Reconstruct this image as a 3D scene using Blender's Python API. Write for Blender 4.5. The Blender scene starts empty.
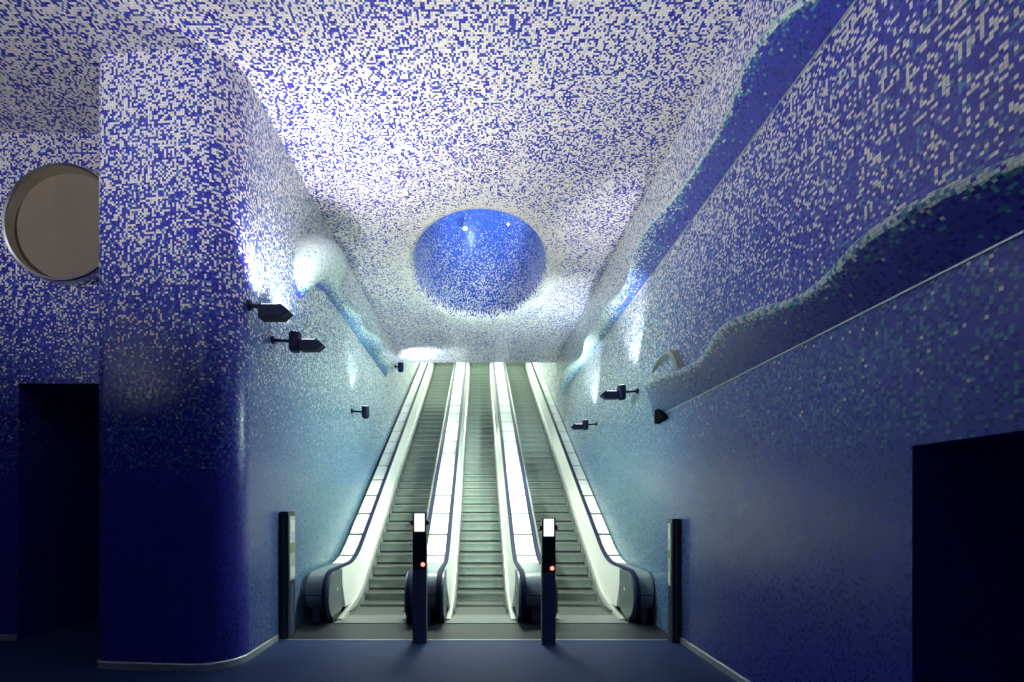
import bpy, bmesh, math, random
from mathutils import Vector, Matrix
random.seed(7)
scene = bpy.context.scene
COL = scene.collection
PI = math.pi
H = 2.0              # eye height
XW = 2.98            # right wall
XL = 3.02            # left wall
ZC = 7.6             # ceiling
YE = 19.0            # far edge of the flat ceiling
TILE = 0.0265

# ------------------------------------------------------------------ materials
def new_mat(name):
    m = bpy.data.materials.new(name); m.use_nodes = True
    nt = m.node_tree
    return m, nt, nt.nodes['Principled BSDF']

def plain(name, col, rough=0.5, metal=0.0, spec=0.5, noise=0.0, nscale=12.0, emis=None, estr=0.0):
    m, nt, b = new_mat(name)
    b.inputs['Roughness'].default_value = rough
    b.inputs['Metallic'].default_value = metal
    b.inputs['Specular IOR Level'].default_value = spec
    c = (*col, 1)
    if noise > 0:
        tc = nt.nodes.new('ShaderNodeTexCoord')
        n = nt.nodes.new('ShaderNodeTexNoise'); n.inputs['Scale'].default_value = nscale
        n.inputs['Detail'].default_value = 4
        r = nt.nodes.new('ShaderNodeValToRGB')
        r.color_ramp.elements[0].position = 0.3; r.color_ramp.elements[1].position = 0.7
        r.color_ramp.elements[0].color = (*[v * (1 - noise) for v in col], 1)
        r.color_ramp.elements[1].color = (*[min(1, v * (1 + noise)) for v in col], 1)
        nt.links.new(tc.outputs['Object'], n.inputs['Vector'])
        nt.links.new(n.outputs['Fac'], r.inputs['Fac'])
        nt.links.new(r.outputs['Color'], b.inputs['Base Color'])
    else:
        b.inputs['Base Color'].default_value = c
    if emis:
        b.inputs['Emission Color'].default_value = (*emis, 1)
        b.inputs['Emission Strength'].default_value = estr
    return m

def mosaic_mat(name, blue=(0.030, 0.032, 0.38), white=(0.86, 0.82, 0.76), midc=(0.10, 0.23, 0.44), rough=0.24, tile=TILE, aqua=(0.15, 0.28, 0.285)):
    m, nt, b = new_mat(name)
    N, L = nt.nodes.new, nt.links.new
    def math_(op, a, bb=None, c=None):
        n = N('ShaderNodeMath'); n.operation = op
        for i, v in enumerate((a, bb, c)):
            if v is None: continue
            if isinstance(v, (int, float)): n.inputs[i].default_value = v
            else: L(v, n.inputs[i])
        return n.outputs[0]
    uv = N('ShaderNodeUVMap'); uv.uv_map = 'metres'
    sc = N('ShaderNodeVectorMath'); sc.operation = 'SCALE'; sc.inputs['Scale'].default_value = 1.0 / tile
    L(uv.outputs[0], sc.inputs[0])
    fl = N('ShaderNodeVectorMath'); fl.operation = 'FLOOR'; L(sc.outputs[0], fl.inputs[0])
    fr = N('ShaderNodeVectorMath'); fr.operation = 'FRACTION'; L(sc.outputs[0], fr.inputs[0])
    off = N('ShaderNodeVectorMath'); off.operation = 'ADD'; off.inputs[1].default_value = (0.37, 0.41, 0.0)
    L(fl.outputs[0], off.inputs[0])
    wn = N('ShaderNodeTexWhiteNoise'); wn.noise_dimensions = '3D'; L(off.outputs[0], wn.inputs['Vector'])
    sep = N('ShaderNodeSeparateColor'); L(wn.outputs['Color'], sep.inputs[0])
    r1, r2, r3 = sep.outputs[0], sep.outputs[1], sep.outputs[2]
    ad = N('ShaderNodeAttribute'); ad.attribute_name = 'dens'
    am = N('ShaderNodeAttribute'); am.attribute_name = 'mid'
    # soft patchiness of the hand-set mosaic
    pn = N('ShaderNodeTexNoise'); pn.inputs['Scale'].default_value = 1.6; pn.inputs['Detail'].default_value = 3
    L(uv.outputs[0], pn.inputs['Vector'])
    patch = math_('MULTIPLY_ADD', pn.outputs['Fac'], 0.5, 0.75)
    dens = math_('MULTIPLY', ad.outputs['Fac'], patch)
    midd = math_('MULTIPLY', am.outputs['Fac'], patch)
    isw = math_('LESS_THAN', r1, dens)
    ism = math_('LESS_THAN', r2, midd)
    # tone variation
    vb = math_('MULTIPLY_ADD', r3, 0.5, 0.75)
    vw = math_('MULTIPLY_ADD', r3, 0.25, 0.75)
    def scaled(col, v):
        n = N('ShaderNodeVectorMath'); n.operation = 'SCALE'; n.inputs[0].default_value = col; L(v, n.inputs['Scale']); return n.outputs[0]
    def mix(f, a, bb):
        n = N('ShaderNodeMix'); n.data_type = 'RGBA'
        L(f, n.inputs['Factor'])
        if isinstance(a, tuple): n.inputs['A'].default_value = a
        else: L(a, n.inputs['A'])
        if isinstance(bb, tuple): n.inputs['B'].default_value = bb
        else: L(bb, n.inputs['B'])
        return n.outputs['Result']
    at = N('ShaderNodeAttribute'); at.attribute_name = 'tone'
    c0 = mix(at.outputs['Fac'], (*blue, 1), (*aqua, 1))  # tone shifts blue to aqua, painting in the teal light of the tunnel
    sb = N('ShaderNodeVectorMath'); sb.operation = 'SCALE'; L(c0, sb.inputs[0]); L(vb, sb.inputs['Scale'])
    c = mix(ism, sb.outputs[0], scaled(midc, vb))
    c = mix(isw, c, scaled(white, vw))
    # grout
    sx = N('ShaderNodeSeparateXYZ'); L(fr.outputs[0], sx.inputs[0])
    mn = math_('MINIMUM', sx.outputs[0], sx.outputs[1])
    g = math_('LESS_THAN', mn, 0.07)
    c = mix(g, c, (0.026, 0.030, 0.19, 1))
    L(c, b.inputs['Base Color'])
    rr = math_('MULTIPLY_ADD', r3, 0.14, rough)
    rr = math_('ADD', rr, math_('MULTIPLY', g, 0.3))
    L(rr, b.inputs['Roughness'])
    b.inputs['IOR'].default_value = 1.52
    # each tile sits at a slightly different angle
    geo = N('ShaderNodeNewGeometry')
    jit = N('ShaderNodeVectorMath'); jit.operation = 'SUBTRACT'; L(wn.outputs['Color'], jit.inputs[0]); jit.inputs[1].default_value = (0.5, 0.5, 0.5)
    js = N('ShaderNodeVectorMath'); js.operation = 'SCALE'; L(jit.outputs[0], js.inputs[0]); js.inputs['Scale'].default_value = 0.05
    ja = N('ShaderNodeVectorMath'); ja.operation = 'ADD'; L(geo.outputs['Normal'], ja.inputs[0]); L(js.outputs[0], ja.inputs[1])
    jn = N('ShaderNodeVectorMath'); jn.operation = 'NORMALIZE'; L(ja.outputs[0], jn.inputs[0])
    L(jn.outputs[0], b.inputs['Normal'])
    return m

M_MOS = mosaic_mat('glass_mosaic')
M_FIN = mosaic_mat('glass_mosaic_ledge', white=(0.62, 0.74, 0.68), midc=(0.07, 0.25, 0.38))
M_DOME = mosaic_mat('glass_mosaic_dome', blue=(0.04, 0.11, 0.52))
M_STEEL = plain('brushed_steel', (0.55, 0.60, 0.58), 0.38, 0.55, noise=0.06, nscale=30)
M_PANEL = plain('bright_steel_panel', (0.86, 0.87, 0.80), 0.42, 0.25, noise=0.02, nscale=3)
M_DECK = plain('pale_deck_plate', (0.82, 0.83, 0.76), 0.6, 0.0, 0.3, noise=0.03, nscale=2)
M_SKIRT = plain('satin_skirt', (0.36, 0.39, 0.36), 0.45, 0.3, noise=0.05)
M_RUBBER = plain('dark_blue_rubber', (0.006, 0.010, 0.055), 0.6, 0.0, 0.2, noise=0.1)
M_STEP = plain('ribbed_aluminium', (0.38, 0.44, 0.385), 0.5, 0.1, noise=0.08, nscale=8)
M_TREAD = plain('ribbed_tread', (0.05, 0.062, 0.055), 0.55, 0.1, noise=0.08, nscale=8)
M_STEPDK = plain('dark_cleat', (0.05, 0.055, 0.055), 0.6)
M_DARKBASE = plain('dark_casing', (0.03, 0.035, 0.045), 0.5, 0.2)
M_LAND = plain('dark_landing_plate', (0.022, 0.028, 0.033), 0.5, 0.2, noise=0.25, nscale=5)
M_NAVY = plain('navy_lacquer', (0.006, 0.010, 0.045), 0.55, 0.0, 0.2, noise=0.1)
M_POST = plain('dark_slate_steel', (0.07, 0.085, 0.16), 0.45, 0.25, noise=0.1)
M_BLACK = plain('black_plastic', (0.010, 0.011, 0.02), 0.35)
M_WHITEP = plain('lit_white_panel', (0.9, 0.9, 0.86), 0.4, emis=(1, 0.98, 0.93), estr=1.0)
M_REDL = plain('red_indicator', (0.8, 0.2, 0.15), 0.3, emis=(1.0, 0.25, 0.18), estr=2.2)
M_LENS = plain('lamp_lens', (0.9, 0.9, 0.9), 0.2, emis=(1.0, 0.97, 0.92), estr=6)
M_BULB = plain('dome_lamp_lens', (0.9, 0.95, 1), 0.2, emis=(0.75, 0.9, 1.0), estr=8)
M_BROWN = plain('brown_translucent_disc', (0.20, 0.155, 0.115), 0.6, noise=0.04, nscale=3)
M_CHROME = plain('chrome', (0.62, 0.62, 0.58), 0.16, 1.0)
M_FLOOR = plain('blue_floor', (0.018, 0.043, 0.135), 0.6, 0.0, 0.3, noise=0.10, nscale=4)
M_SIGN1 = plain('printed_sign', (0.8, 0.82, 0.7), 0.4)
M_SIGN2 = plain('olive_print', (0.25, 0.3, 0.08), 0.5)
M_NEWEL = plain('grey_newel_plate', (0.17, 0.21, 0.21), 0.4, 0.3, noise=0.06)
M_DRUM = plain('grey_drum_steel', (0.23, 0.29, 0.30), 0.36, 0.4, noise=0.06)
M_COMB = plain('comb_metal', (0.16, 0.19, 0.18), 0.45, 0.3, noise=0.08)
M_MATT = plain('matt_black', (0.004, 0.004, 0.008), 0.9, 0, 0.05)
M_BASEB = plain('baseboard_steel', (0.62, 0.64, 0.60), 0.38, 0.55, noise=0.08)
M_SHAFT = plain('plaster_upper_shaft', (0.6, 0.66, 0.6), 0.8, noise=0.05)

# ------------------------------------------------------------------ object helpers
def link(name, me, mat, parent=None):
    o = bpy.data.objects.new(name, me); COL.objects.link(o)
    if mat is not None and not me.materials: me.materials.append(mat)
    if parent is not None: o.parent = parent
    return o

def obj(name, bm, mat, parent=None, smooth=False):
    bmesh.ops.recalc_face_normals(bm, faces=bm.faces)
    me = bpy.data.meshes.new(name); bm.to_mesh(me); bm.free()
    if smooth:
        for p in me.polygons: p.use_smooth = True
        try: me.set_sharp_from_angle(angle=math.radians(40))
        except Exception: pass
    return link(name, me, mat, parent)

def tag(o, label=None, cat=None, group=None, kind=None):
    if label: o['label'] = label
    if cat: o['category'] = cat
    if group: o['group'] = group
    if kind: o['kind'] = kind
    return o

def empty(name, loc, label, cat, group=None):
    o = bpy.data.objects.new(name, None); COL.objects.link(o)
    o.location = loc; o.empty_display_size = 0.2
    return tag(o, label, cat, group)

def copy_tree(o, parent=None):
    c = o.copy(); COL.objects.link(c)
    if parent is not None: c.parent = parent
    for ch in list(o.children): copy_tree(ch, c)
    return c

def box(bm, x0, x1, y0, y1, z0, z1, bev=0.0):
    v = [bm.verts.new((x, y, z)) for x in (x0, x1) for y in (y0, y1) for z in (z0, z1)]
    fs = [(0, 1, 3, 2), (4, 6, 7, 5), (0, 4, 5, 1), (2, 3, 7, 6), (0, 2, 6, 4), (1, 5, 7, 3)]
    faces = [bm.faces.new([v[i] for i in f]) for f in fs]
    if bev > 0:
        es = list({e for f in faces for e in f.edges})
        bmesh.ops.bevel(bm, geom=es, offset=bev, segments=2, profile=0.5, affect='EDGES')

def newbm(): return bmesh.new()

def cyl(bm, p0, p1, r0, r1=None, seg=20, cap=True):
    r1 = r0 if r1 is None else r1
    p0, p1 = Vector(p0), Vector(p1)
    d = (p1 - p0).normalized()
    a = d.orthogonal().normalized(); b = d.cross(a)
    ra = [bm.verts.new(p0 + (a * math.cos(t) + b * math.sin(t)) * r0) for t in [2 * PI * i / seg for i in range(seg)]]
    rb = [bm.verts.new(p1 + (a * math.cos(t) + b * math.sin(t)) * r1) for t in [2 * PI * i / seg for i in range(seg)]]
    for i in range(seg):
        j = (i + 1) % seg
        bm.faces.new((ra[i], ra[j], rb[j], rb[i]))
    if cap: bm.faces.new(ra[::-1]); bm.faces.new(rb)

def extrude_yz(bm, prof, x0, x1, bev=0.0):
    """closed profile of (y, z) extruded along x"""
    a = [bm.verts.new((x0, y, z)) for y, z in prof]
    b = [bm.verts.new((x1, y, z)) for y, z in prof]
    n = len(prof); 
    for i in range(n):
        j = (i + 1) % n
        bm.faces.new((a[i], a[j], b[j], b[i]))
    fa = bm.faces.new(a[::-1]); fb = bm.faces.new(b)
    if bev > 0:
        bmesh.ops.bevel(bm, geom=list(fa.edges) + list(fb.edges), offset=bev, segments=2, affect='EDGES')

def mosaic(name, verts, faces, uvs, dens, mid, mat, parent=None, smooth=False, tone=None):
    me = bpy.data.meshes.new(name)
    me.from_pydata([tuple(v) for v in verts], [], faces)
    ul = me.uv_layers.new(name='metres')
    for lp in me.loops: ul.data[lp.index].uv = uvs[lp.vertex_index]
    a = me.attributes.new('dens', 'FLOAT', 'POINT'); a.data.foreach_set('value', [float(d) for d in dens])
    a = me.attributes.new('mid', 'FLOAT', 'POINT'); a.data.foreach_set('value', [float(d) for d in mid])
    if tone:
        a = me.attributes.new('tone', 'FLOAT', 'POINT'); a.data.foreach_set('value', [float(d) for d in tone])
    if smooth:
        for p in me.polygons: p.use_smooth = True
        me.set_sharp_from_angle(angle=math.radians(50))
    return link(name, me, mat, parent)

def interp(x, pts):
    if x <= pts[0][0]: return pts[0][1]
    for (a, fa), (b, fb) in zip(pts, pts[1:]):
        if x <= b: return fa + (fb - fa) * (x - a) / (b - a)
    return pts[-1][1]
# share of white / light-blue tiles against height: the mosaic fades from plain blue at the foot to near white at the ceiling
DENS = [(2.5, 0.0), (3.3, 0.015), (3.6, 0.04), (4.0, 0.11), (4.6, 0.21), (5.4, 0.33), (6.4, 0.46), (7.6, 0.58), (12, 0.66)]
MID = [(2.40, 0.0), (2.62, 0.22), (3.3, 0.28), (4.2, 0.17), (5.5, 0.09), (7.6, 0.07)]
dz = lambda z: interp(z, DENS)
mz = lambda z: interp(z, MID)
def lit_tint(y):  # weight of the aqua tint that imitates light in the tunnel
    '''teal tunnel light put into the tile colour, growing with the depth'''
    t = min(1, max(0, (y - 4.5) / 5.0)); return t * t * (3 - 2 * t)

def struct(o):
    o['kind'] = 'structure'; return o

def frange(a, b, step, extra=()):
    n = max(1, int(math.ceil((b - a) / step - 1e-6)))
    s = {round(a + (b - a) * i / n, 5) for i in range(n + 1)}
    for e in extra:
        if a < e < b: s.add(round(e, 5))
    return sorted(s)

def wall(name, fn, u0, u1, z0, z1, holes=(), parent=None, aqua=False):
    us = frange(u0, u1, 0.5 if aqua else 2.0, [h[k] for h in holes for k in (0, 1)])
    zs = frange(z0, z1, 0.2, [h[k] for h in holes for k in (2, 3)])
    V, F, U, D, Md, T = [], [], [], [], [], []
    for z in zs:
        for u in us:
            q = fn(u, z); V.append(q); U.append((u, z)); D.append(dz(z)); Md.append(mz(z)); T.append(0.85 * lit_tint(q[1]) if aqua else 0)
    nu = len(us)
    for j in range(len(zs) - 1):
        for i in range(nu - 1):
            cu, cz = (us[i] + us[i + 1]) / 2, (zs[j] + zs[j + 1]) / 2
            if any(h[0] < cu < h[1] and h[2] < cz < h[3] for h in holes): continue
            F.append((j * nu + i, j * nu + i + 1, (j + 1) * nu + i + 1, (j + 1) * nu + i))
    return struct(mosaic(name, V, F, U, D, Md, M_MOS, parent, tone=T))

# ------------------------------------------------------------------ the room
YL = 7.34            # wall behind the pillar, at the left
PX0, PX1, PY = -4.79, -XL, 5.97
bm = newbm(); box(bm, -12, 7.2, -5, 9.0, -0.2, 0.0); box(bm, -12, -4.9, 9.0, 11.2, -0.2, 0)
struct(obj('floor', bm, M_FLOOR))

DOORR = (0.9, 3.37, -0.01, 2.42)
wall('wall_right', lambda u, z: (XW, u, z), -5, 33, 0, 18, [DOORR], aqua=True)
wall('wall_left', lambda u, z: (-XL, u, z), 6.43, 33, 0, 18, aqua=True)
OPN = (-6.9, -4.2, -0.01, 3.85)
wall('wall_back', lambda u, z: (u, YL, z), -12, -3.6, 0, ZC, [OPN])
wall('wall_side', lambda u, z: (-12, u, z), -5, YL, 0, ZC)
wall('wall_front', lambda u, z: (u, -5, z), -12, XW, 0, ZC)

# pillar at the mouth of the escalator tunnel, rounded at both corners
path = []
def arc(cx, cy, r, a0, a1, n=10):
    return [(cx + r * math.cos(math.radians(a0 + (a1 - a0) * i / n)), cy + r * math.sin(math.radians(a0 + (a1 - a0) * i / n))) for i in range(n + 1)]
R1, R2 = 0.16, 0.46
path = [(PX0, YL)] + arc(PX0 + R1, PY + 0.10 + R1, R1, 180, 270) + arc(PX1 - R2, PY + R2, R2, 270, 360, 16)
V, F, U, D, Md = [], [], [], [], []
zs = frange(0, ZC, 0.2)
s = [0.0]
for a, b in zip(path, path[1:]): s.append(s[-1] + math.dist(a, b))
for z in zs:
    for (x, y), ss in zip(path, s):
        V.append((x, y, z)); U.append((ss + 40, z)); D.append(dz(z)); Md.append(mz(z))
n = len(path)
for j in range(len(zs) - 1):
    for i in range(n - 1):
        F.append((j * n + i, j * n + i + 1, (j + 1) * n + i + 1, (j + 1) * n + i))
struct(mosaic('wall_pillar', V, F, U, D, Md, M_MOS, smooth=True))

def strip(name, pts, z0, z1, th, side):
    """steel skirting that follows a floor path"""
    bm = newbm(); rings = []
    for i, p in enumerate(pts):
        a = Vector(pts[max(0, i - 1)]); b = Vector(pts[min(len(pts) - 1, i + 1)])
        d = (b - a).normalized(); nrm = Vector((d.y, -d.x)) * side * th
        q = Vector(p) + nrm
        rings.append([bm.verts.new((p[0], p[1], z0)), bm.verts.new((q.x, q.y, z0)), bm.verts.new((q.x, q.y, z1 - 0.012)), bm.verts.new((p[0], p[1], z1))])
    for a, b in zip(rings, rings[1:]):
        for k in range(4): bm.faces.new((a[k], a[(k + 1) % 4], b[(k + 1) % 4], b[k]))
    bm.faces.new(rings[0]); bm.faces.new(rings[-1][::-1])
    return struct(obj(name, bm, M_BASEB))
strip('baseboard_left', path[1:] + [(PX1, 6.8), (PX1, 7.33)], 0.0, 0.09, 0.02, 1)
strip('baseboard_right', [(XW, 7.2), (XW, 3.40)], 0.0, 0.085, 0.025, 1)
strip('baseboard_back', [(-12, YL), (-6.92, YL)], 0.0, 0.09, 0.02, 1)

# dark passage behind the left wall and the side passage on the right
def passage(name, quads):
    V, F, U, D, Md = [], [], [], [], []
    for q in quads:
        p0, p1, p2, p3 = [Vector(p) for p in q]
        e = (p1 - p0).length
        zs = 10
        b = len(V)
        for k in range(zs + 1):
            t = k / zs
            for s_, (pa, pb) in enumerate(((p0, p3), (p1, p2))):
                v = pa.lerp(pb, t); V.append(v)
                U.append((e * s_, v.z if abs(p3.z - p0.z) > 0.1 else (p3 - p0).length * t))
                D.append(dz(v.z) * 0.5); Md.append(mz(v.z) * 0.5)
        for k in range(zs): F.append((b + 2 * k, b + 2 * k + 1, b + 2 * k + 3, b + 2 * k + 2))
    return struct(mosaic(name, V, F, U, D, Md, M_MOS))
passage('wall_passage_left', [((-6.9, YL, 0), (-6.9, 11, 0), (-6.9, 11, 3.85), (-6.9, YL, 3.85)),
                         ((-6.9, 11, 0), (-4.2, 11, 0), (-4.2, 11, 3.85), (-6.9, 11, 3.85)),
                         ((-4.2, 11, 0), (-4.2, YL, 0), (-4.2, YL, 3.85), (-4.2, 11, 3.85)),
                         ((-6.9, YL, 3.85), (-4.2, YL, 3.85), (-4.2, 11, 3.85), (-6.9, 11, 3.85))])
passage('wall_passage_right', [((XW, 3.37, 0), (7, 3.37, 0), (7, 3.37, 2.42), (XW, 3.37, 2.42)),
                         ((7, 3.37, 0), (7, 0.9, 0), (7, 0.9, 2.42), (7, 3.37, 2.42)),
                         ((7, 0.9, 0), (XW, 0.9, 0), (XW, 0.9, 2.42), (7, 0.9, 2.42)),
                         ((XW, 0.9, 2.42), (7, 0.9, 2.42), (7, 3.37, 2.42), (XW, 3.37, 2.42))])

# ceiling with the elliptical crater
CX, CY, EA, EB = 0.02, 11.96, 1.55, 2.60
LIP = 0.22
PXa, PXb, PYa, PYb = -XL, XW, 7.6, 16.4
NA = 96
angs = sorted({round(2 * PI * i / NA, 6) for i in range(NA)} | {round(math.atan2(yy - CY, xx - CX) % (2 * PI), 6) for xx in (PXa, PXb) for yy in (PYa, PYb)})
def rect_hit(a):
    dx, dy = math.cos(a), math.sin(a); t = 1e9
    if dx > 1e-9: t = min(t, (PXb - CX) / dx)
    if dx < -1e-9: t = min(t, (PXa - CX) / dx)
    if dy > 1e-9: t = min(t, (PYb - CY) / dy)
    if dy < -1e-9: t = min(t, (PYa - CY) / dy)
    return (CX + dx * t, CY + dy * t)
V, F, U, D, Md = [], [], [], [], []
def addv(p, d, m_, uv=None):
    V.append(p); D.append(d); Md.append(m_); U.append(uv or (p[0] + 80, p[1])); return len(V) - 1
def ell(a, k, extra=0):
    # point of the ellipse on the ray at polar angle a
    c, s_ = math.cos(a), math.sin(a)
    r = 1 / math.sqrt((c / (EA * k + extra)) ** 2 + (s_ / (EB * k + extra)) ** 2)
    return CX + c * r, CY + s_ * r
rings = []
rings.append([addv((*rect_hit(a), ZC), 0.60, 0.1) for a in angs])
for ex, dd in ((0.6, 0.72), (LIP, 0.92)):
    rings.append([addv((*ell(a, 1, ex), ZC), dd, 0.1) for a in angs])
for k in range(1, 6):
    t = k / 5 * PI / 2
    rings.append([addv((*ell(a, 1, LIP * (1 - math.sin(t))), ZC + LIP * (1 - math.cos(t))), 0.94 - 0.08 * k, 0.1) for a in angs])
n = len(angs)
for ra, rb in zip(rings, rings[1:]):
    for i in range(n):
        j = (i + 1) % n
        F.append((ra[i], ra[j], rb[j], rb[i]))
for (xa, xb, ya, yb) in ((-12, -XL, -5, YL + 0.02), (-XL, XW, -5, PYa), (-XL, XW, PYb, YE)):
    xs, ys = frange(xa, xb, 1.0), frange(ya, yb, 1.0)
    b = len(V)
    for y in ys:
        for x in xs: addv((x, y, ZC), 0.60, 0.10)
    m_ = len(xs)
    for j in range(len(ys) - 1):
        for i in range(m_ - 1): F.append((b + j * m_ + i, b + j * m_ + i + 1, b + (j + 1) * m_ + i + 1, b + (j + 1) * m_ + i))
struct(mosaic('ceiling', V, F, U, D, Md, M_MOS))
# crater
V, F, U, D, Md = [], [], [], [], []
DH = 2.25; rings = []; NR = 18
for k in range(NR + 1):
    t = k / NR * PI / 2 * 0.985
    z = ZC + LIP + DH * math.sin(t)
    q = math.cos(t) ** 0.85
    fz = math.sin(t)
    d = interp(fz, [(0, 0.46), (0.25, 0.35), (0.5, 0.19), (0.75, 0.06), (0.95, 0.005)])
    row = []
    for a in angs:
        x, y = ell(a, q)
        V.append((x, y, z)); D.append(d); Md.append(0.15 * (1 - fz)); U.append((a / (2 * PI) * 12.6, t * 2.4)); row.append(len(V) - 1)
    rings.append(row)
for ra, rb in zip(rings, rings[1:]):
    for i in range(n - 1): F.append((ra[i], ra[i + 1], rb[i + 1], rb[i]))
    # closing strip with its own uv column
    e = []
    for row in (ra, rb):
        k = row[0]; V.append(V[k]); D.append(D[k]); Md.append(Md[k]); U.append((12.6, U[k][1])); e.append(len(V) - 1)
    F.append((ra[n - 1], e[0], e[1], rb[n - 1]))
F.append(tuple(rings[-1]))
struct(mosaic('ceiling_crater', V, F, U, D, Md, M_DOME, smooth=True))

# upper shaft beyond the ceiling edge
bm = newbm()
v = [bm.verts.new(p) for p in ((-XL, YE, ZC), (XW, YE, ZC), (XW, YE, 10.2), (-XL, YE, 10.2), (-XL, 33, 18), (XW, 33, 18), (-XL, 33, 10), (XW, 33, 10))]
bm.faces.new((v[0], v[1], v[2], v[3])); bm.faces.new((v[3], v[2], v[5], v[4])); bm.faces.new((v[4], v[5], v[7], v[6]))
struct(obj('ceiling_shaft', bm, M_SHAFT))

# ------------------------------------------------------------------ wave ledges on the walls
F_, VX, VY = 490.0, 479.0, 507.0
def lip_pts(px, zl, tilt, xw, sgn):
    out = []
    for u, v in px:
        a = sgn * (u - VX) / F_; b = (VY - v) / F_
        Y = (zl + tilt * xw) / (b + a * tilt)
        out.append((Y, max(0.03, xw - a * Y)))
    return out
def smooth_curve(pts, step):
    """Catmull-Rom through (y, p) pairs"""
    P = [Vector(p) for p in pts]; out = []
    for i in range(len(P) - 1):
        p0, p1, p2, p3 = P[max(0, i - 1)], P[i], P[i + 1], P[min(len(P) - 1, i + 2)]
        m_ = max(2, int((p2 - p1).length / step))
        for k in range(m_):
            t = k / m_
            out.append(0.5 * ((2 * p1) + (p2 - p0) * t + (2 * p0 - 5 * p1 + 4 * p2 - p3) * t * t + (3 * p1 - p0 - 3 * p2 + p3) * t ** 3))
    out.append(P[-1]); return out
SEC = 14
def ledge(name, stations, sgn, xw, label, lipd=0.85, trim=True, group=None, back=0.42, pale=None, hoodf=None, tshift=2.5):
    """stations: (y, z of the wall joint, projection, rise of the lip). Section: flat underside, rounded lip, swelling top back to the wall"""
    V, F, U, D, Md = [], [], [], [], []
    s = 0.0; last = None
    for (y, z0, p, rise) in stations:
        tip = Vector((p, z0 + rise)); joint = Vector((0, z0))
        if last is not None: s += (Vector((y, z0, p)) - last).length
        last = Vector((y, z0, p))
        pl = pale(y) if pale else 0.0
        th = min(0.11 + 0.10 * pl, p * (0.4 + 0.2 * pl))
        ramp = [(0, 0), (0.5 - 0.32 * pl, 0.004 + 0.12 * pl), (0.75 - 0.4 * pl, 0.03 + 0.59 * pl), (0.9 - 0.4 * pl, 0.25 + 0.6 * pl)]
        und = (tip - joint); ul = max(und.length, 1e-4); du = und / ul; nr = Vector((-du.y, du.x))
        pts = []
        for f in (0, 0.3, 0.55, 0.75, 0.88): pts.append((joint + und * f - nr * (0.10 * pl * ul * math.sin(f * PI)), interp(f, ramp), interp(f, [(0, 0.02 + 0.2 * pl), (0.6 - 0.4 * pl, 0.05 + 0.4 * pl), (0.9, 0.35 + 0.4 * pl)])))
        c = tip - du * th * 0.5 + nr * th * 0.5
        for a in (-90, -45, 0, 45, 80):
            d_ = du * math.cos(math.radians(a)) + nr * math.sin(math.radians(a))
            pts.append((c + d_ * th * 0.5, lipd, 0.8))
        lip0 = pts[9][0].copy()
        top = Vector((0, z0 + rise + back * (0.35 + p)))
        for f in (0.3, 0.6, 0.85, 1.0):
            e_ = top - lip0; q = lip0 + e_ * f
            if e_.length > 1e-4: q = q + Vector((e_.y, -e_.x)) * (0.30 * pl * math.sin(f * PI))
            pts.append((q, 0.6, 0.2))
        if hoodf:
            hb, zu = hoodf(y)
            if hb > 0:
                for k in range(SEC):
                    f = k / (SEC - 1)
                    e_ = Vector((p * max(0.0, math.sin(PI * min(1, f ** 1.8))) ** 0.9, (z0 + zu) / 2 - (zu - z0) / 2 * math.cos(PI * f)))
                    q, d_, m_ = pts[k]
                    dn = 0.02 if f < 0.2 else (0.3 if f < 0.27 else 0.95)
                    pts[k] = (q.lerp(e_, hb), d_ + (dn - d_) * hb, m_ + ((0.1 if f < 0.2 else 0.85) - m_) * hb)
        acc = 0.0
        for k, (q, d_, m_) in enumerate(pts):
            if k: acc += (q - pts[k - 1][0]).length
            V.append((sgn * (xw - max(q.x, -0.0)), y, q.y)); U.append((s + 120, acc)); D.append(d_); Md.append(m_)
    for i in range(len(stations) - 1):
        for k in range(SEC - 1):
            a = i * SEC + k
            F.append((a, a + 1, a + SEC + 1, a + SEC))
        a = i * SEC
        F.append((a + SEC - 1, a, a + SEC, a + 2 * SEC - 1))
    F.append(tuple(range(SEC))[::-1]); F.append(tuple(range((len(stations) - 1) * SEC, len(stations) * SEC)))
    o = mosaic(name, V, F, U, D, Md, M_FIN, smooth=True, tone=[0.6 * lit_tint(v[1] - tshift) for v in V])  # tone paints the teal tunnel light onto the ledge
    tag(o, label, 'wall ledge', group)
    if trim:
        bm = newbm(); prev = None
        for (y, z0, p, rise) in stations:
            r = [bm.verts.new((sgn * (xw - dx), y, z0 + dzz)) for dx, dzz in ((-0.002, -0.010), (0.014, -0.010), (0.014, 0.004), (-0.002, 0.004))]
            if prev:
                for k in range(4): bm.faces.new((prev[k], prev[(k + 1) % 4], r[(k + 1) % 4], r[k]))
            else: bm.faces.new(r)
            prev = r
        bm.faces.new(prev[::-1])
        t = obj('edge_trim', bm, M_STEEL, o)
    return o

# upper ledge, right wall
px = [(905, -95), (846, -42), (803, 0), (785, 10), (764, 32), (748, 53), (739, 71), (732, 92), (720, 123), (706, 148), (685, 180), (662, 208), (643, 229), (632, 251), (627, 272), (619, 291), (602, 309), (595, 327), (584, 338), (580, 356), (566, 367), (560, 377)]
L1 = smooth_curve(lip_pts(px, 4.0, 0.8, XW, 1), 0.12)
zf = lambda y: 6.0
st = [(q.x, 6.0, q.y, q.y * 0.8) for q in L1]
st.append((L1[-1].x + 0.5, 5.97, 0.30, 0.2)); st.append((L1[-1].x + 0.9, 5.90, 0.14, 0.08)); st.append((L1[-1].x + 1.1, 5.88, 0.03, 0.02))
ledge('wave_ledge', st, 1, XW, 'long upper wavy mosaic ledge running along the right wall below the ceiling', pale=lambda y: min(1, max(0, (y - 6) / 6)))
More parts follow.
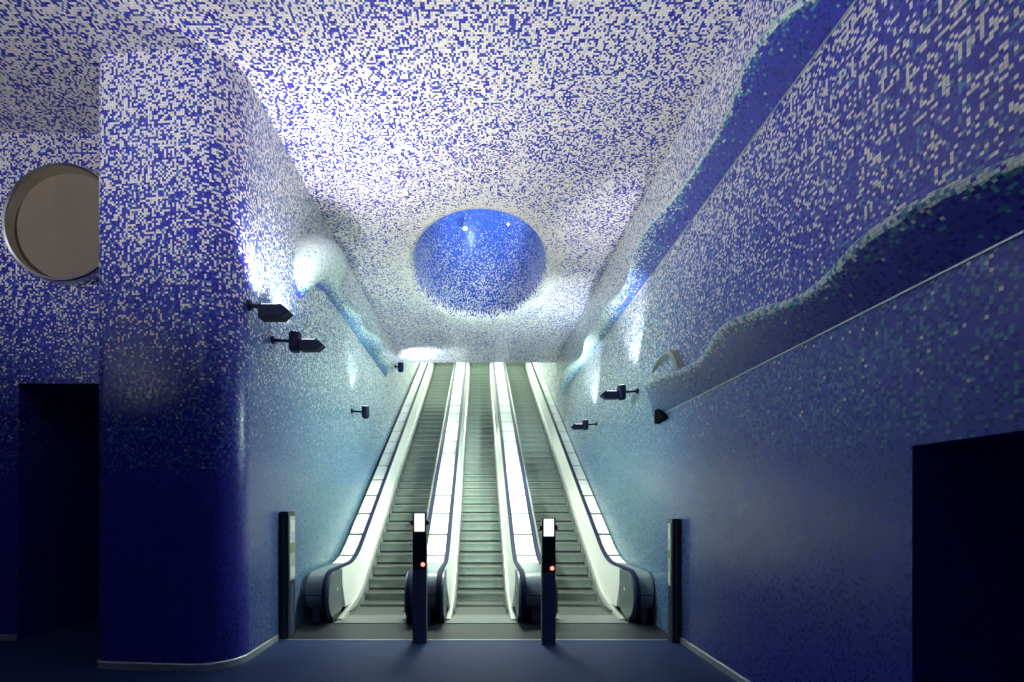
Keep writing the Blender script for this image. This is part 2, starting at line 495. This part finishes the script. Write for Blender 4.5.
# lower ledge, right wall
px = [(1100, 122), (1060, 140), (1023, 157), (969, 179), (932, 195), (905, 209), (879, 225), (852, 245), (836, 262), (820, 280), (798, 297), (776, 306), (748, 314), (726, 324), (712, 336), (703, 352), (694, 363), (678, 371), (654, 377), (642, 384)]
L2 = smooth_curve(lip_pts(px, 1.505, 1.0, XW, 1), 0.08)
st = [(q.x, 3.505, q.y, q.y * 1.0) for q in L2]
ye = L2[-1].x
for dy, p in ((0.10, 0.36), (0.22, 0.27), (0.36, 0.17), (0.5, 0.10), (0.62, 0.05)): st.append((ye + dy, 3.505, p, p))
low = ledge('wave_ledge', st, 1, XW, 'lower and nearer wavy mosaic ledge on the right wall, above the dark side passage', lipd=0.7, back=0.12, tshift=-0.6)
bm = newbm()
for_x = (XW + 0.01, XW - 0.085)
a_ = [bm.verts.new((for_x[0], y, z)) for y, z in ((8.06, 3.70), (8.1, 3.37), (7.68, 3.40))]; b_ = [bm.verts.new((for_x[1], y, z)) for y, z in ((8.06, 3.70), (8.1, 3.37), (7.68, 3.40))]
for i in range(3): bm.faces.new((a_[i], a_[(i + 1) % 3], b_[(i + 1) % 3], b_[i]))
bm.faces.new(a_); bm.faces.new(b_[::-1])
obj('end_cap', bm, M_MATT, low)['label'] = 'black triangular end'
# small pale crest on the wall behind the tip of the lower ledge
crest = newbm()
cp = [(8.35, 4.30), (8.1, 4.36), (7.85, 4.39), (7.6, 4.38), (7.42, 4.34), (7.30, 4.25), (7.22, 4.14), (7.14, 4.02), (7.08, 3.9)]
prev = None
for i, (y, z) in enumerate(cp):
    w = 0.015 + 0.06 * min(1, i / 5)
    r = [crest.verts.new((XW + 0.01, y + 0.0, z + w * 0.6)), crest.verts.new((XW - 0.10 * min(1, 0.3 + i / 4), y - 0.01, z + w * 0.5)), crest.verts.new((XW - 0.12 * min(1, 0.3 + i / 4), y + 0.02, z - w * 0.3)), crest.verts.new((XW + 0.01, y + 0.06, z - w))]
    if prev:
        for k in range(4): crest.faces.new((prev[k], prev[(k + 1) % 4], r[(k + 1) % 4], r[k]))
    else: crest.faces.new(r)
    prev = r
crest.faces.new(prev[::-1])
M_CREST = plain('pale_green_tile', (0.27, 0.31, 0.26), 0.4, noise=0.15, nscale=40)
tag(obj('wave_crest', crest, M_CREST, smooth=True), 'small pale hooked ridge on right wall behind the lower ledge tip', 'wall relief')

# left ledge with a rounded hood at its near end
ZL = 6.2
st = []
HOOD = [(8.0, 5.70, 0.02, 6.0), (8.08, 5.50, 0.15, 6.25), (8.2, 5.48, 0.29, 6.5), (8.4, 5.58, 0.43, 6.70), (8.65, 5.80, 0.52, 6.78), (8.9, 6.00, 0.55, 6.80), (9.2, 6.12, 0.54, 6.80), (9.55, 6.19, 0.48, 6.78)]
hood = [(a_, b_, c_, 0.42) for a_, b_, c_, d_ in HOOD]
px = [(340, 274), (340, 291), (347, 303), (355, 310), (362, 314), (364, 325), (370, 333), (379, 337), (384, 347), (384, 357), (392, 364)]
L3 = lip_pts(px, 4.2, 0.8, XL, -1)
L3 = [q for q in L3 if q[0] > 9.9]
st = hood + [(q.x, ZL, q.y, q.y * 0.8) for q in smooth_curve(L3, 0.12)]
st.append((st[-1][0] + 0.6, ZL, 0.03, 0.02))
yy = smooth_curve([(s_[0], s_[2]) for s_ in st], 0.15)
def st_at(y, k): return interp(y, [(s_[0], s_[k]) for s_ in st])
fine = sorted({round(q.x, 4) for q in yy} | {8.0, 8.02, 8.05, 8.11, 8.14, 8.17})
st = [(y, st_at(y, 1), st_at(y, 2), st_at(y, 3)) for y in fine]
ledge('wave_ledge', st, -1, XL, 'pale ledge with round hooded end on the left wall beside the escalators', lipd=0.9, trim=False, pale=lambda y: 1.0 if y < 9.3 else max(0.5, 1 - (y - 9.3) / 1.5), back=0.5,
      hoodf=lambda y: (min(1, max(0, (10.3 - y) / 0.9)), interp(y, [(h_[0], h_[3]) for h_ in HOOD])))

# ------------------------------------------------------------------ escalators
SL = math.tan(math.radians(30))
Y0, YT = 10.15, 28.6
def nos(y, Y0=9.85, r=0.45):
    def ramp(t):
        if t <= -r: return 0.0
        if t >= r: return t
        return (t + r) ** 2 / (4 * r)
    return SL * (ramp(y - Y0) - ramp(y - YT))
HR = 0.88
def rail(y): return HR - 0.05 * min(1, max(0, (y - 9.6) / 1.2)) + nos(y, 10.12, 0.55)
YB, ZB, RB = 8.58, 0.47, 0.41
YEND = 29.6
def side_path(inset=0.0):
    """newel loop then along the incline: list of (y, z)"""
    pts = [(YB + 0.42, ZB - RB + inset)]
    for i in range(17):
        a = math.radians(270 - 180 * i / 16)
        pts.append((YB + (RB - inset) * math.cos(a), ZB + (RB - inset) * math.sin(a)))
    y = 8.75
    while y < YEND:
        pts.append((y, rail(y) - inset)); y += 0.12 if y < 11.2 else 0.9
    pts.append((YEND, rail(YEND) - inset))
    return pts
def sweep(bm, pts, sec):
    """sweep a closed (x, n) section along a yz path, n measured along the path normal"""
    prev = None
    for i, p in enumerate(pts):
        a = Vector(pts[max(0, i - 1)]); b = Vector(pts[min(len(pts) - 1, i + 1)])
        d = (b - a).normalized(); nr = Vector((-d.y, d.x))
        r = [bm.verts.new((x, p[0] + nr.x * h, p[1] + nr.y * h)) for x, h in sec]
        if prev:
            for k in range(len(sec)): bm.faces.new((prev[k], prev[(k + 1) % len(sec)], r[(k + 1) % len(sec)], r[k]))
        else: bm.faces.new(r)
        prev = r
    bm.faces.new(prev[::-1])

SW = 0.50    # half the step width
def make_escalator(x0, label):
    root = empty('escalator', (x0, 8.4, 0), label, 'escalator', 'escalators side by side')
    off = Matrix.Translation((0, -8.4, 0))
    def fin_(name, bm, mat, smooth=False):
        bmesh.ops.transform(bm, matrix=off, verts=bm.verts)
        return obj(name, bm, mat, root, smooth)
    # steps
    bm = newbm()
    prof = [(0.0, -0.005), (0.0, -0.03), (0.018, -0.07), (0.03, -0.13), (0.026, -0.19), (0.01, -0.235), (0.03, -0.25), (0.36, -0.10), (0.415, -0.01), (0.415, 0.0), (0.01, 0.0)]
    extrude_yz(bm, prof, -SW + 0.006, SW - 0.006)
    # tread ribs
    sm = obj('step', bm, M_STEP, root)
    sm.data.materials.append(M_TREAD)
    for pg in sm.data.polygons:
        if pg.normal.z > 0.7: pg.material_index = 1
    bm = newbm(); box(bm, -SW + 0.012, SW - 0.012, 0.002, 0.05, -0.245, -0.192)
    sd = obj('riser_cleat', bm, M_STEPDK, sm)
    k = 0; y = 9.0; first = True
    while y < 29.2:
        z = nos(y + 0.0)
        zz = z + 0.012
        o = sm if first else copy_tree(sm, root)
        first = False
        o.location = (0, y - 8.4, zz)
        y += 0.4
    # comb plate at the foot
    bm = newbm(); box(bm, -SW - 0.1, SW + 0.1, 8.38, 9.02, 0.004, 0.016, 0.003)
    for i in range(24):
        x = -SW + 0.02 + i * (2 * SW - 0.04) / 23
        box(bm, x - 0.012, x + 0.012, 9.0, 9.07, 0.012, 0.022)
    fin_('comb_plate', bm, M_COMB)
    for sg in (-1, 1):
        # handrail
        bm = newbm()
        w = 0.042
        sec = [(-w, 0.0), (-w, 0.022), (-w * 0.7, 0.036), (w * 0.7, 0.036), (w, 0.022), (w, 0.0), (w * 0.6, -0.012), (-w * 0.6, -0.012)]
        cx = sg * (SW + 0.205)
        sweep(bm, side_path(), [(cx + a, -b) if False else (cx + a, b) for a, b in sec])
        fin_('handrail', bm, M_RUBBER, True)
        # inner panel between skirt and handrail
        bm = newbm(); ys = [9.0, 9.15, 9.3] + frange(9.45, 11.3, 0.12) + frange(11.3, YEND, 0.9)[1:]
        prev = None
        for y in ys:
            b_ = max(nos(y) + 0.17, 0.12 + 0.14 * min(1, (y - 9.0) / 0.5) * 0.3); t_ = rail(y) - 0.012
            r = [bm.verts.new((sg * (SW + 0.07), y, b_)), bm.verts.new((sg * (SW + 0.168), y, t_)), bm.verts.new((sg * (SW + 0.225), y, t_)), bm.verts.new((sg * (SW + 0.225), y, b_))]
            if prev:
                for q in range(4): bm.faces.new((prev[q], prev[(q + 1) % 4], r[(q + 1) % 4], r[q]))
            else: bm.faces.new(r)
            prev = r
        bm.faces.new(prev[::-1])
        fin_('inner_panel', bm, M_PANEL)
        # round end plate of the newel
        bm = newbm()
        pr = []
        for i in range(25):
            a = math.radians(282 - 192 * i / 24)
            pr.append((YB + (RB - 0.012) * math.cos(a), ZB + (RB - 0.012) * math.sin(a)))
        pr += [(8.8, rail(8.8) - 0.014), (9.0, rail(9.0) - 0.014), (9.0, 0.16)]
        extrude_yz(bm, pr, sg * (SW + 0.13), sg * (SW + 0.225))
        nd = fin_('newel_plate', bm, M_NEWEL)
        bm = newbm(); xa = sg * (SW + 0.128)
        tri = [(8.66, 0.52), (8.74, 0.52), (8.70, 0.60)]
        extrude_yz(bm, tri, xa, xa + sg * 0.004)
        bmesh.ops.transform(bm, matrix=off, verts=bm.verts)
        obj('warning_sticker', bm, M_SIGN1, nd)
        # skirt
        bm = newbm(); prev = None
        for y in [8.62, 8.8, 9.0, 9.2] + frange(9.35, 11.3, 0.12) + frange(11.3, YEND, 0.9)[1:]:
            t_ = nos(y) + 0.175; t_ = min(t_, 0.02 + 0.155 * min(1, max(0.05, (y - 8.6) / 0.9)) + nos(y))
            b_ = nos(y) - 0.28 if y > 10.4 else 0.0
            r = [bm.verts.new((sg * (SW + 0.004), y, b_)), bm.verts.new((sg * (SW + 0.004), y, t_ - 0.05)), bm.verts.new((sg * (SW + 0.03), y, t_)), bm.verts.new((sg * (SW + 0.10), y, t_ + 0.01)), bm.verts.new((sg * (SW + 0.22), y, b_))]
            if prev:
                for q in range(5): bm.faces.new((prev[q], prev[(q + 1) % 5], r[(q + 1) % 5], r[q]))
            else: bm.faces.new(r)
            prev = r
        bm.faces.new(prev[::-1])
        fin_('skirt', bm, M_SKIRT)
        bm = newbm(); prev = None
        for y in frange(9.05, 11.3, 0.12) + frange(11.3, YEND, 0.9)[1:]:
            t_ = nos(y) + 0.055
            r = [bm.verts.new((sg * (SW - 0.015), y, t_)), bm.verts.new((sg * (SW - 0.015), y, t_ + 0.025)), bm.verts.new((sg * (SW + 0.004), y, t_ + 0.035)), bm.verts.new((sg * (SW + 0.004), y, t_ - 0.01))]
            if prev:
                for q in range(4): bm.faces.new((prev[q], prev[(q + 1) % 4], r[(q + 1) % 4], r[q]))
            else: bm.faces.new(r)
            prev = r
        bm.faces.new(prev[::-1])
        fin_('safety_brush', bm, M_STEPDK)
        bm = newbm(); xs = sorted((sg * (SW + 0.1), sg * (SW + 0.25))); box(bm, xs[0], xs[1], 8.38, 9.75, -0.04, 0.005)
        fin_('base_plate', bm, M_LAND)
        # base housing under the newel
        bm = newbm(); box(bm, min(sg * (SW + 0.13), sg * (SW + 0.23)), max(sg * (SW + 0.13), sg * (SW + 0.23)), 8.42, 9.0, 0.0, 0.14, 0.01)
        fin_('rail_inlet', bm, M_BLACK)
    return root
EC, EP = 0.035, 1.915
e = make_escalator(EC - EP, 'leftmost escalator, rising between the left wall and the left signal post')
for i, lab in ((0, 'middle escalator, between the two signal posts'), (1, 'rightmost escalator, rising beside the right wall')):
    c = copy_tree(e); c.location.x = EC + i * EP; c['label'] = lab

# casings with pale cover plates between and beside the escalators
def casing(xa, xb, label):
    cx = (xa + xb) / 2; hw = (xb - xa) / 2
    root = empty('escalator_casing', (cx, 8.4, 0), label, 'casing', 'plated casings flanking the escalators')
    off = Matrix.Translation((0, -8.4, 0))
    def fin_(name, bm, mat, smooth=False):
        bmesh.ops.transform(bm, matrix=off, verts=bm.verts)
        return obj(name, bm, mat, root, smooth)
    # rounded end drum
    R_ = 0.33; zc = 0.54
    pr = [(YB + R_ * math.cos(math.radians(a)), zc + R_ * math.sin(math.radians(a))) for a in range(270, 89, -12)]
    pr += [(9.0, rail(9.0) - 0.01), (9.75, rail(9.75) - 0.01), (9.75, 0.24)]
    bm = newbm(); extrude_yz(bm, pr, -hw + 0.004, hw - 0.004, 0.008)
    dr = fin_('end_drum', bm, M_DRUM, True)
    bm = newbm(); box(bm, -hw + 0.002, hw - 0.002, YB - R_ - 0.004, YB - R_ + 0.05, zc - 0.035, zc - 0.02)
    bmesh.ops.transform(bm, matrix=off, verts=bm.verts); obj('seam', bm, M_BLACK, dr)
    bm = newbm(); box(bm, -hw * 0.45, hw * 0.45, 8.40, 8.7, 0, 0.25, 0.008); fin_('pedestal', bm, M_POST)
    bm = newbm(); box(bm, -hw, hw, 8.38, 9.75, -0.04, 0.005); fin_('base_plate', bm, M_LAND)
    bm = newbm(); box(bm, -hw + 0.01, hw - 0.01, 8.7, 9.8, 0, 0.25); fin_('plinth', bm, M_DARKBASE)
    # sloping body under the plates
    ys = frange(9.75, 11.3, 0.12) + frange(11.3, YEND, 0.9)[1:]
    pr = [(y, rail(y) - 0.03) for y in ys] + [(y, max(0.0, nos(y) - 0.35)) for y in reversed(ys)]
    bm = newbm(); extrude_yz(bm, pr, -hw + 0.006, hw - 0.006); fin_('truss_side', bm, M_DARKBASE)
    # cover plates
    y = 9.76; edges = [9.76, 10.3]
    while edges[-1] < 28.5: edges.append(edges[-1] + 0.79)
    for a, b in zip(edges, edges[1:]):
        bm = newbm(); prev = None
        g = 0.034
        ys = frange(a + g, b - g, 0.14) if a < 11 else [a + g, b - g]
        for y in ys:
            r = [bm.verts.new((-hw, y, rail(y) - 0.028)), bm.verts.new((-hw, y, rail(y) - 0.006)), bm.verts.new((hw, y, rail(y) - 0.006)), bm.verts.new((hw, y, rail(y) - 0.028))]
            if prev:
                for q in range(4): bm.faces.new((prev[q], prev[(q + 1) % 4], r[(q + 1) % 4], r[q]))
            else: bm.faces.new(r)
            prev = r
        bm.faces.new(prev[::-1])
        fin_('cover_plate', bm, M_DECK)
    return root
xi = SW + 0.255
casing(-2.93, EC - EP - xi, 'narrow plated casing between the left wall and leftmost escalator')
casing(EC - EP + xi, EC - xi, 'wide plated casing behind the left signal post')
casing(EC + xi, EC + EP - xi, 'wide plated casing behind the right signal post')
casing(EC + EP + xi, 2.955, 'narrow plated casing between the right wall and rightmost escalator')

# dark metal landing plate along the foot of all three
bm = newbm(); box(bm, -XL + 0.005, XW - 0.005, 7.38, 8.375, -0.05, 0.004)
lp = tag(obj('landing_plate', bm, M_LAND), 'dark metal landing plate across the foot of the three escalators', 'floor plate')
bm = newbm(); box(bm, -XL + 0.005, XW - 0.005, 7.35, 7.385, -0.05, 0.007); obj('front_strip', bm, M_STEEL, lp)

# ------------------------------------------------------------------ signal posts
def signal_post(x, y, label):
    r = empty('signal_post', (x, y, 0), label, 'post', 'signal posts in front of the escalators')
    w = 0.102
    bm = newbm(); box(bm, -w, w, 0, 0.14, 0.0, 1.08, 0.006); obj('lower_body', bm, M_POST, r)
    bm = newbm(); box(bm, -w, w, 0.004, 0.14, 1.08, 1.92, 0.006); obj('upper_body', bm, M_BLACK, r)
    bm = newbm(); box(bm, -0.076, 0.076, -0.006, 0.01, 1.64, 1.905, 0.004); obj('light_panel', bm, M_WHITEP, r)['label'] = 'white lit panel'
    for sg in (-1, 1):
        bm = newbm(); cyl(bm, (sg * (w - 0.01), 0.05, 1.77), (sg * (w + 0.035), 0.05, 1.77), 0.045, 0.035); obj('side_sensor', bm, M_BLACK, r, True)
    bm = newbm(); cyl(bm, (-0.055, 0.012, 1.155), (-0.055, -0.012, 1.155), 0.028); obj('push_button', bm, M_DARKBASE, r, True)
    bm = newbm(); cyl(bm, (0.05, 0.012, 1.155), (0.05, -0.02, 1.155), 0.033, 0.026); obj('indicator_light', bm, M_REDL, r, True)['label'] = 'red glowing indicator'
    bm = newbm(); box(bm, -w - 0.01, w + 0.01, -0.01, 0.15, 0, 0.02, 0.004); obj('base_flange', bm, M_POST, r)
    return r
p = signal_post(-0.875, 7.20, 'left dark signal post with white lit top, before the escalators')
q = copy_tree(p); q.location = (1.015, 7.12, 0); q.scale = (0.97, 0.97, 0.96); q['label'] = 'right dark signal post with white lit top, before the escalators'

def wall_post(sg, label, y=7.40, dp=0.27, zs=1.0):
    r = empty('wall_post', (sg * 2.965 - (0.04 if sg < 0 else 0), y, 0), label, 'post', 'slim posts against the side walls')
    def bx(x0, x1, y0, y1, z0, z1, name, m, par=r, bev=0.003):
        bm = newbm(); xs = sorted((-sg * x0, -sg * x1)); box(bm, xs[0], xs[1], y0, y1, z0 * zs, z1 * zs, bev); return obj(name, bm, m, par)
    bx(0, 0.125, 0, dp, 0.0, 1.93, 'body', M_BLACK)
    bx(0.055, 0.07, -0.004, 0.01, 0.03, 1.9, 'front_strip', M_POST)
    pl = bx(0.122, 0.134, 0.04, dp - 0.02, 0.88, 1.86, 'side_panel', M_STEEL)
    bx(0.132, 0.137, 0.055, dp - 0.035, 1.62, 1.80, 'notice', M_SIGN1, pl, 0)
    bx(0.132, 0.137, 0.06, dp - 0.04, 1.30, 1.45, 'notice', M_SIGN2, pl, 0)
    bx(0.132, 0.137, 0.055, dp - 0.035, 0.92, 1.08, 'notice', M_SIGN1, pl, 0)
    bx(0.122, 0.13, 0.06, dp - 0.05, 0.05, 0.8, 'lower_cover', M_POST)
    return r
wall_post(-1, 'slim black post against the left wall, left of the escalators')
wall_post(1, 'slim black post against the right wall, right of the escalators', 7.2, 0.165, 0.945)

# ------------------------------------------------------------------ round window on the left
r = empty('round_window', (-6.10, YL, 6.16), 'round brown disc window in a chrome rim, beside the pillar', 'window')
bm = newbm(); NS = 64
prof = [(0.865, 0.0), (0.875, -0.17), (0.855, -0.20), (0.825, -0.19), (0.81, -0.15), (0.805, 0.0)]
rr = []
for i in range(NS):
    a = 2 * PI * i / NS
    rr.append([bm.verts.new((R_ * math.cos(a), y_, R_ * math.sin(a))) for R_, y_ in prof])
for i in range(NS):
    for k in range(len(prof) - 1): bm.faces.new((rr[i][k], rr[(i + 1) % NS][k], rr[(i + 1) % NS][k + 1], rr[i][k + 1]))
obj('rim', bm, M_CHROME, r, True)['label'] = 'chrome rim'
bm = newbm(); cyl(bm, (0, -0.005, 0), (0, -0.04, 0), 0.815, seg=64); obj('disc', bm, M_BROWN, r)['label'] = 'matt brown disc'

# ------------------------------------------------------------------ floodlights on the walls
def floodlight(sg, y, z, label, drum=True, head=True, arm=0.30, x=XW, sc=1.0):
    x = XL if sg < 0 else XW
    r = empty('wall_floodlight', (sg * x, y, z), label, 'lamp', 'navy floodlights on the tunnel walls'); r.scale = (sc, sc, sc)
    S = -sg
    def mk(name, bm, m, smooth=False, par=r): return obj(name, bm, m, par, smooth)
    bm = newbm(); cyl(bm, (-S * 0.01, 0, 0), (S * 0.035, 0, 0), 0.065); mk('wall_plate', bm, M_NAVY, True)
    bm = newbm(); cyl(bm, (S * 0.03, 0, 0), (S * arm, 0, -0.02), 0.026); mk('arm', bm, M_NAVY, True)
    x0 = arm
    if drum:
        bm = newbm(); cx = S * (arm + 0.09)
        cyl(bm, (cx, 0, -0.20), (cx, 0, -0.15), 0.07, 0.105); cyl(bm, (cx, 0, -0.15), (cx, 0, 0.10), 0.105)
        cyl(bm, (cx, 0, 0.10), (cx, 0, 0.13), 0.105, 0.09)
        d = mk('lamp_drum', bm, M_NAVY, True)
        bm = newbm(); cyl(bm, (cx, 0, 0.128), (cx, 0, 0.136), 0.075); mk('lens', bm, M_LENS, True, d)
        x0 = arm + 0.185
    if head:
        # flat housing with a pointed outer end
        bm = newbm(); zb = -0.10
        pf = [(x0, zb - 0.085), (x0 + 0.30, zb - 0.085), (x0 + 0.40, zb + 0.005), (x0 + 0.30, zb + 0.085), (x0, zb + 0.085)]
        a = [bm.verts.new((S * px_, -0.10, pz)) for px_, pz in pf]; b = [bm.verts.new((S * px_, 0.10, pz)) for px_, pz in pf]
        for i in range(5):
            j = (i + 1) % 5; bm.faces.new((a[i], a[j], b[j], b[i]))
        f1 = bm.faces.new(a); f2 = bm.faces.new(b[::-1])
        bmesh.ops.bevel(bm, geom=list(f1.edges) + list(f2.edges), offset=0.012, segments=2, affect='EDGES')
        hd = mk('lamp_head', bm, M_NAVY)
        bm = newbm(); xs = sorted((S * (x0 + 0.04), S * (x0 + 0.26))); box(bm, xs[0], xs[1], -0.08, 0.08, zb + 0.084, zb + 0.09); obj('lens', bm, M_LENS, hd)
    return r
fl = []
floodlight(-1, 6.42, 4.64, 'nearest floodlight, mounted beside the pillar edge on the left wall', drum=False, arm=0.16)
floodlight(-1, 7.16, 4.44, 'second floodlight on the left wall, below the ledge hood', sc=0.86)
floodlight(-1, 11.6, 4.27, 'far small floodlight drum on the left wall near the escalator', head=False, sc=0.85)
floodlight(-1, 17.6, 7.05, 'tiny floodlight high on the left wall at the ledge end by the ceiling edge', head=False, arm=0.12)
floodlight(1, 9.18, 4.17, 'nearer floodlight on the right wall, at the tip of the lower ledge', sc=0.8)
floodlight(1, 12.4, 4.10, 'farther floodlight on the right wall, next to the escalator', sc=0.74)

# crater lamps
def crater_lamp(x, y, z, label):
    r = empty('crater_lamp', (x, y, z), label, 'lamp', 'lamps in the ceiling crater')
    bm = newbm(); cyl(bm, (0, 0, 0.14), (0, 0, 0.0), 0.055, 0.07); obj('lamp_can', bm, M_STEEL, r, True)
    bm = newbm(); cyl(bm, (0, 0, 0.004), (0, 0, -0.03), 0.05, 0.04); obj('lens', bm, M_BULB, r, True)
crater_lamp(-0.375, 13.15, 9.48, 'left of the two bright lamps in the blue ceiling crater')
crater_lamp(0.805, 13.15, 9.59, 'right of the two bright lamps in the blue ceiling crater')

# ------------------------------------------------------------------ light
def spot(name, loc, target, power, angle, blend=0.6, col=(1, 1, 1), size=0.08):
    d = bpy.data.lights.new(name, 'SPOT'); d.energy = power; d.spot_size = math.radians(angle); d.spot_blend = blend
    d.color = col; d.shadow_soft_size = size
    o = bpy.data.objects.new(name, d); COL.objects.link(o); o.location = loc
    o.rotation_euler = (Vector(target) - Vector(loc)).to_track_quat('-Z', 'Y').to_euler(); return o
def area(name, loc, target, power, sx, sy, col=(1, 1, 1), spread=180):
    d = bpy.data.lights.new(name, 'AREA'); d.shape = 'RECTANGLE'; d.size = sx; d.size_y = sy; d.energy = power; d.color = col
    d.spread = math.radians(spread)
    o = bpy.data.objects.new(name, d); COL.objects.link(o); o.location = loc
    o.rotation_euler = (Vector(target) - Vector(loc)).to_track_quat('-Z', 'Y').to_euler(); return o
WARM, COOL, GREEN = (1.0, 0.95, 0.90), (0.80, 0.90, 1.0), (0.82, 1.0, 0.84)
# beams of the wall floodlights
CYAN = (0.74, 1.0, 0.95); CREAM = (0.95, 1.0, 0.82); PALE = (0.76, 1.0, 0.88)
spot('beam', (-2.70, 6.45, 4.72), (-3.02, 6.85, 6.0), 260, 90, 0.9, WARM)
spot('beam', (-2.70, 7.16, 4.62), (-2.98, 7.8, 6.2), 330, 90, 0.9, (0.95, 0.95, 1.0))
spot('beam', (-2.63, 11.6, 4.45), (-2.8, 11.8, 7.6), 160, 90, 0.8, GREEN)
spot('beam', (-2.6, 17.5, 6.75), (-1.9, 18.3, 7.6), 420, 125, 0.9, GREEN)
spot('beam', (2.52, 9.18, 4.35), (2.95, 9.55, 6.2), 300, 75, 0.9, (0.98, 0.95, 1.0))
spot('beam', (2.52, 12.4, 4.28), (2.95, 12.8, 6.0), 330, 75, 0.9, (0.95, 0.98, 1.0))
# the flat heads throw a wide beam over the ceiling ...
spot('ceiling_beam', (-2.45, 6.45, 4.68), (-0.4, 7.4, 7.6), 380, 112, 1.0, WARM, 0.12)
spot('ceiling_beam', (-2.35, 7.16, 4.48), (0.9, 8.4, 7.6), 450, 110, 1.0, WARM, 0.12)
spot('ceiling_beam', (2.30, 12.4, 4.12), (-0.2, 15.5, 7.6), 1000, 125, 1.0, CYAN, 0.12)
# ... and added fill spots near the lamps shine down across the escalators
spot('down_fill', (2.25, 9.18, 3.93), (-2.6, 11.0, 2.4), 960, 125, 1.0, PALE, 0.3)
spot('down_fill', (-2.30, 7.16, 4.20), (2.6, 11.0, 2.4), 960, 95, 1.0, PALE, 0.3)
spot('down_fill', (-2.55, 17.5, 6.80), (1.2, 15.2, 3.6), 900, 62, 1.0, CREAM, 0.2)
spot('down_fill', (2.25, 12.4, 3.86), (-2.6, 14.0, 3.2), 600, 130, 1.0, PALE, 0.3)
# unseen fill spots added near the camera to light the hall, no fixtures
spot('hall_fill', (2.6, 0.6, 4.4), (0.0, 4.8, 7.6), 600, 85, 0.9, (0.94, 0.96, 1.0))
spot('hall_fill', (-4.4, 0.0, 4.4), (-1.4, 4.4, 7.6), 850, 95, 0.9, (0.94, 0.96, 1.0))
spot('hall_fill', (-8.5, 0.5, 4.4), (-6.2, 5.4, 7.8), 1000, 90, 1.0, (0.94, 0.96, 1.0))
spot('hall_fill', (-3.5, -2.0, 4.4), (2.98, 3.8, 6.8), 640, 62, 1.0, (0.95, 0.97, 1.0), 0.2)
# lamps of the crater, aimed down at the escalators
spot('crater_beam', (-0.36, 12.9, 9.20), (-0.2, 11.2, 1.0), 2300, 62, 0.7, CREAM, 0.5)
spot('crater_beam', (0.76, 12.9, 9.30), (0.1, 11.8, 1.0), 2300, 60, 0.7, CREAM, 0.5)
spot('crater_fill', (0.1, 12.2, 8.5), (0.1, 13.0, 9.8), 120, 130, 0.9, (0.75, 0.88, 1.0), 0.25)  # added fill to brighten the crater, no lamp of its own
# bright upper concourse at the head of the tunnel
area('concourse_light', (0, 24.5, 12.6), (0, 17, 4.2), 1000, 5.0, 4.0, GREEN, 150)

w = bpy.data.worlds.new('World'); scene.world = w; w.use_nodes = True
bg = w.node_tree.nodes['Background']; bg.inputs['Color'].default_value = (0.10, 0.16, 0.5, 1); bg.inputs['Strength'].default_value = 0.035

# ------------------------------------------------------------------ camera
cd = bpy.data.cameras.new('camera'); cam = bpy.data.objects.new('camera', cd); COL.objects.link(cam)
cam.location = (0, 0, H); cam.rotation_euler = (PI / 2, 0, 0)
cd.sensor_width = 36; cd.lens = 36 * 490 / 1024
cd.shift_x = (512 - 479) / 1024; cd.shift_y = (507 - 341) / 1024
cd.clip_start = 0.05; cd.clip_end = 200
scene.camera = cam
vs = scene.view_settings
vs.view_transform = 'Standard'; vs.look = 'None'; vs.gamma = 1; vs.exposure = 0.0
try: vs.use_curve_mapping = False
except Exception: pass
scene.cycles.max_bounces = 8
scene.cycles.diffuse_bounces = 4
scene.cycles.sample_clamp_indirect = 6
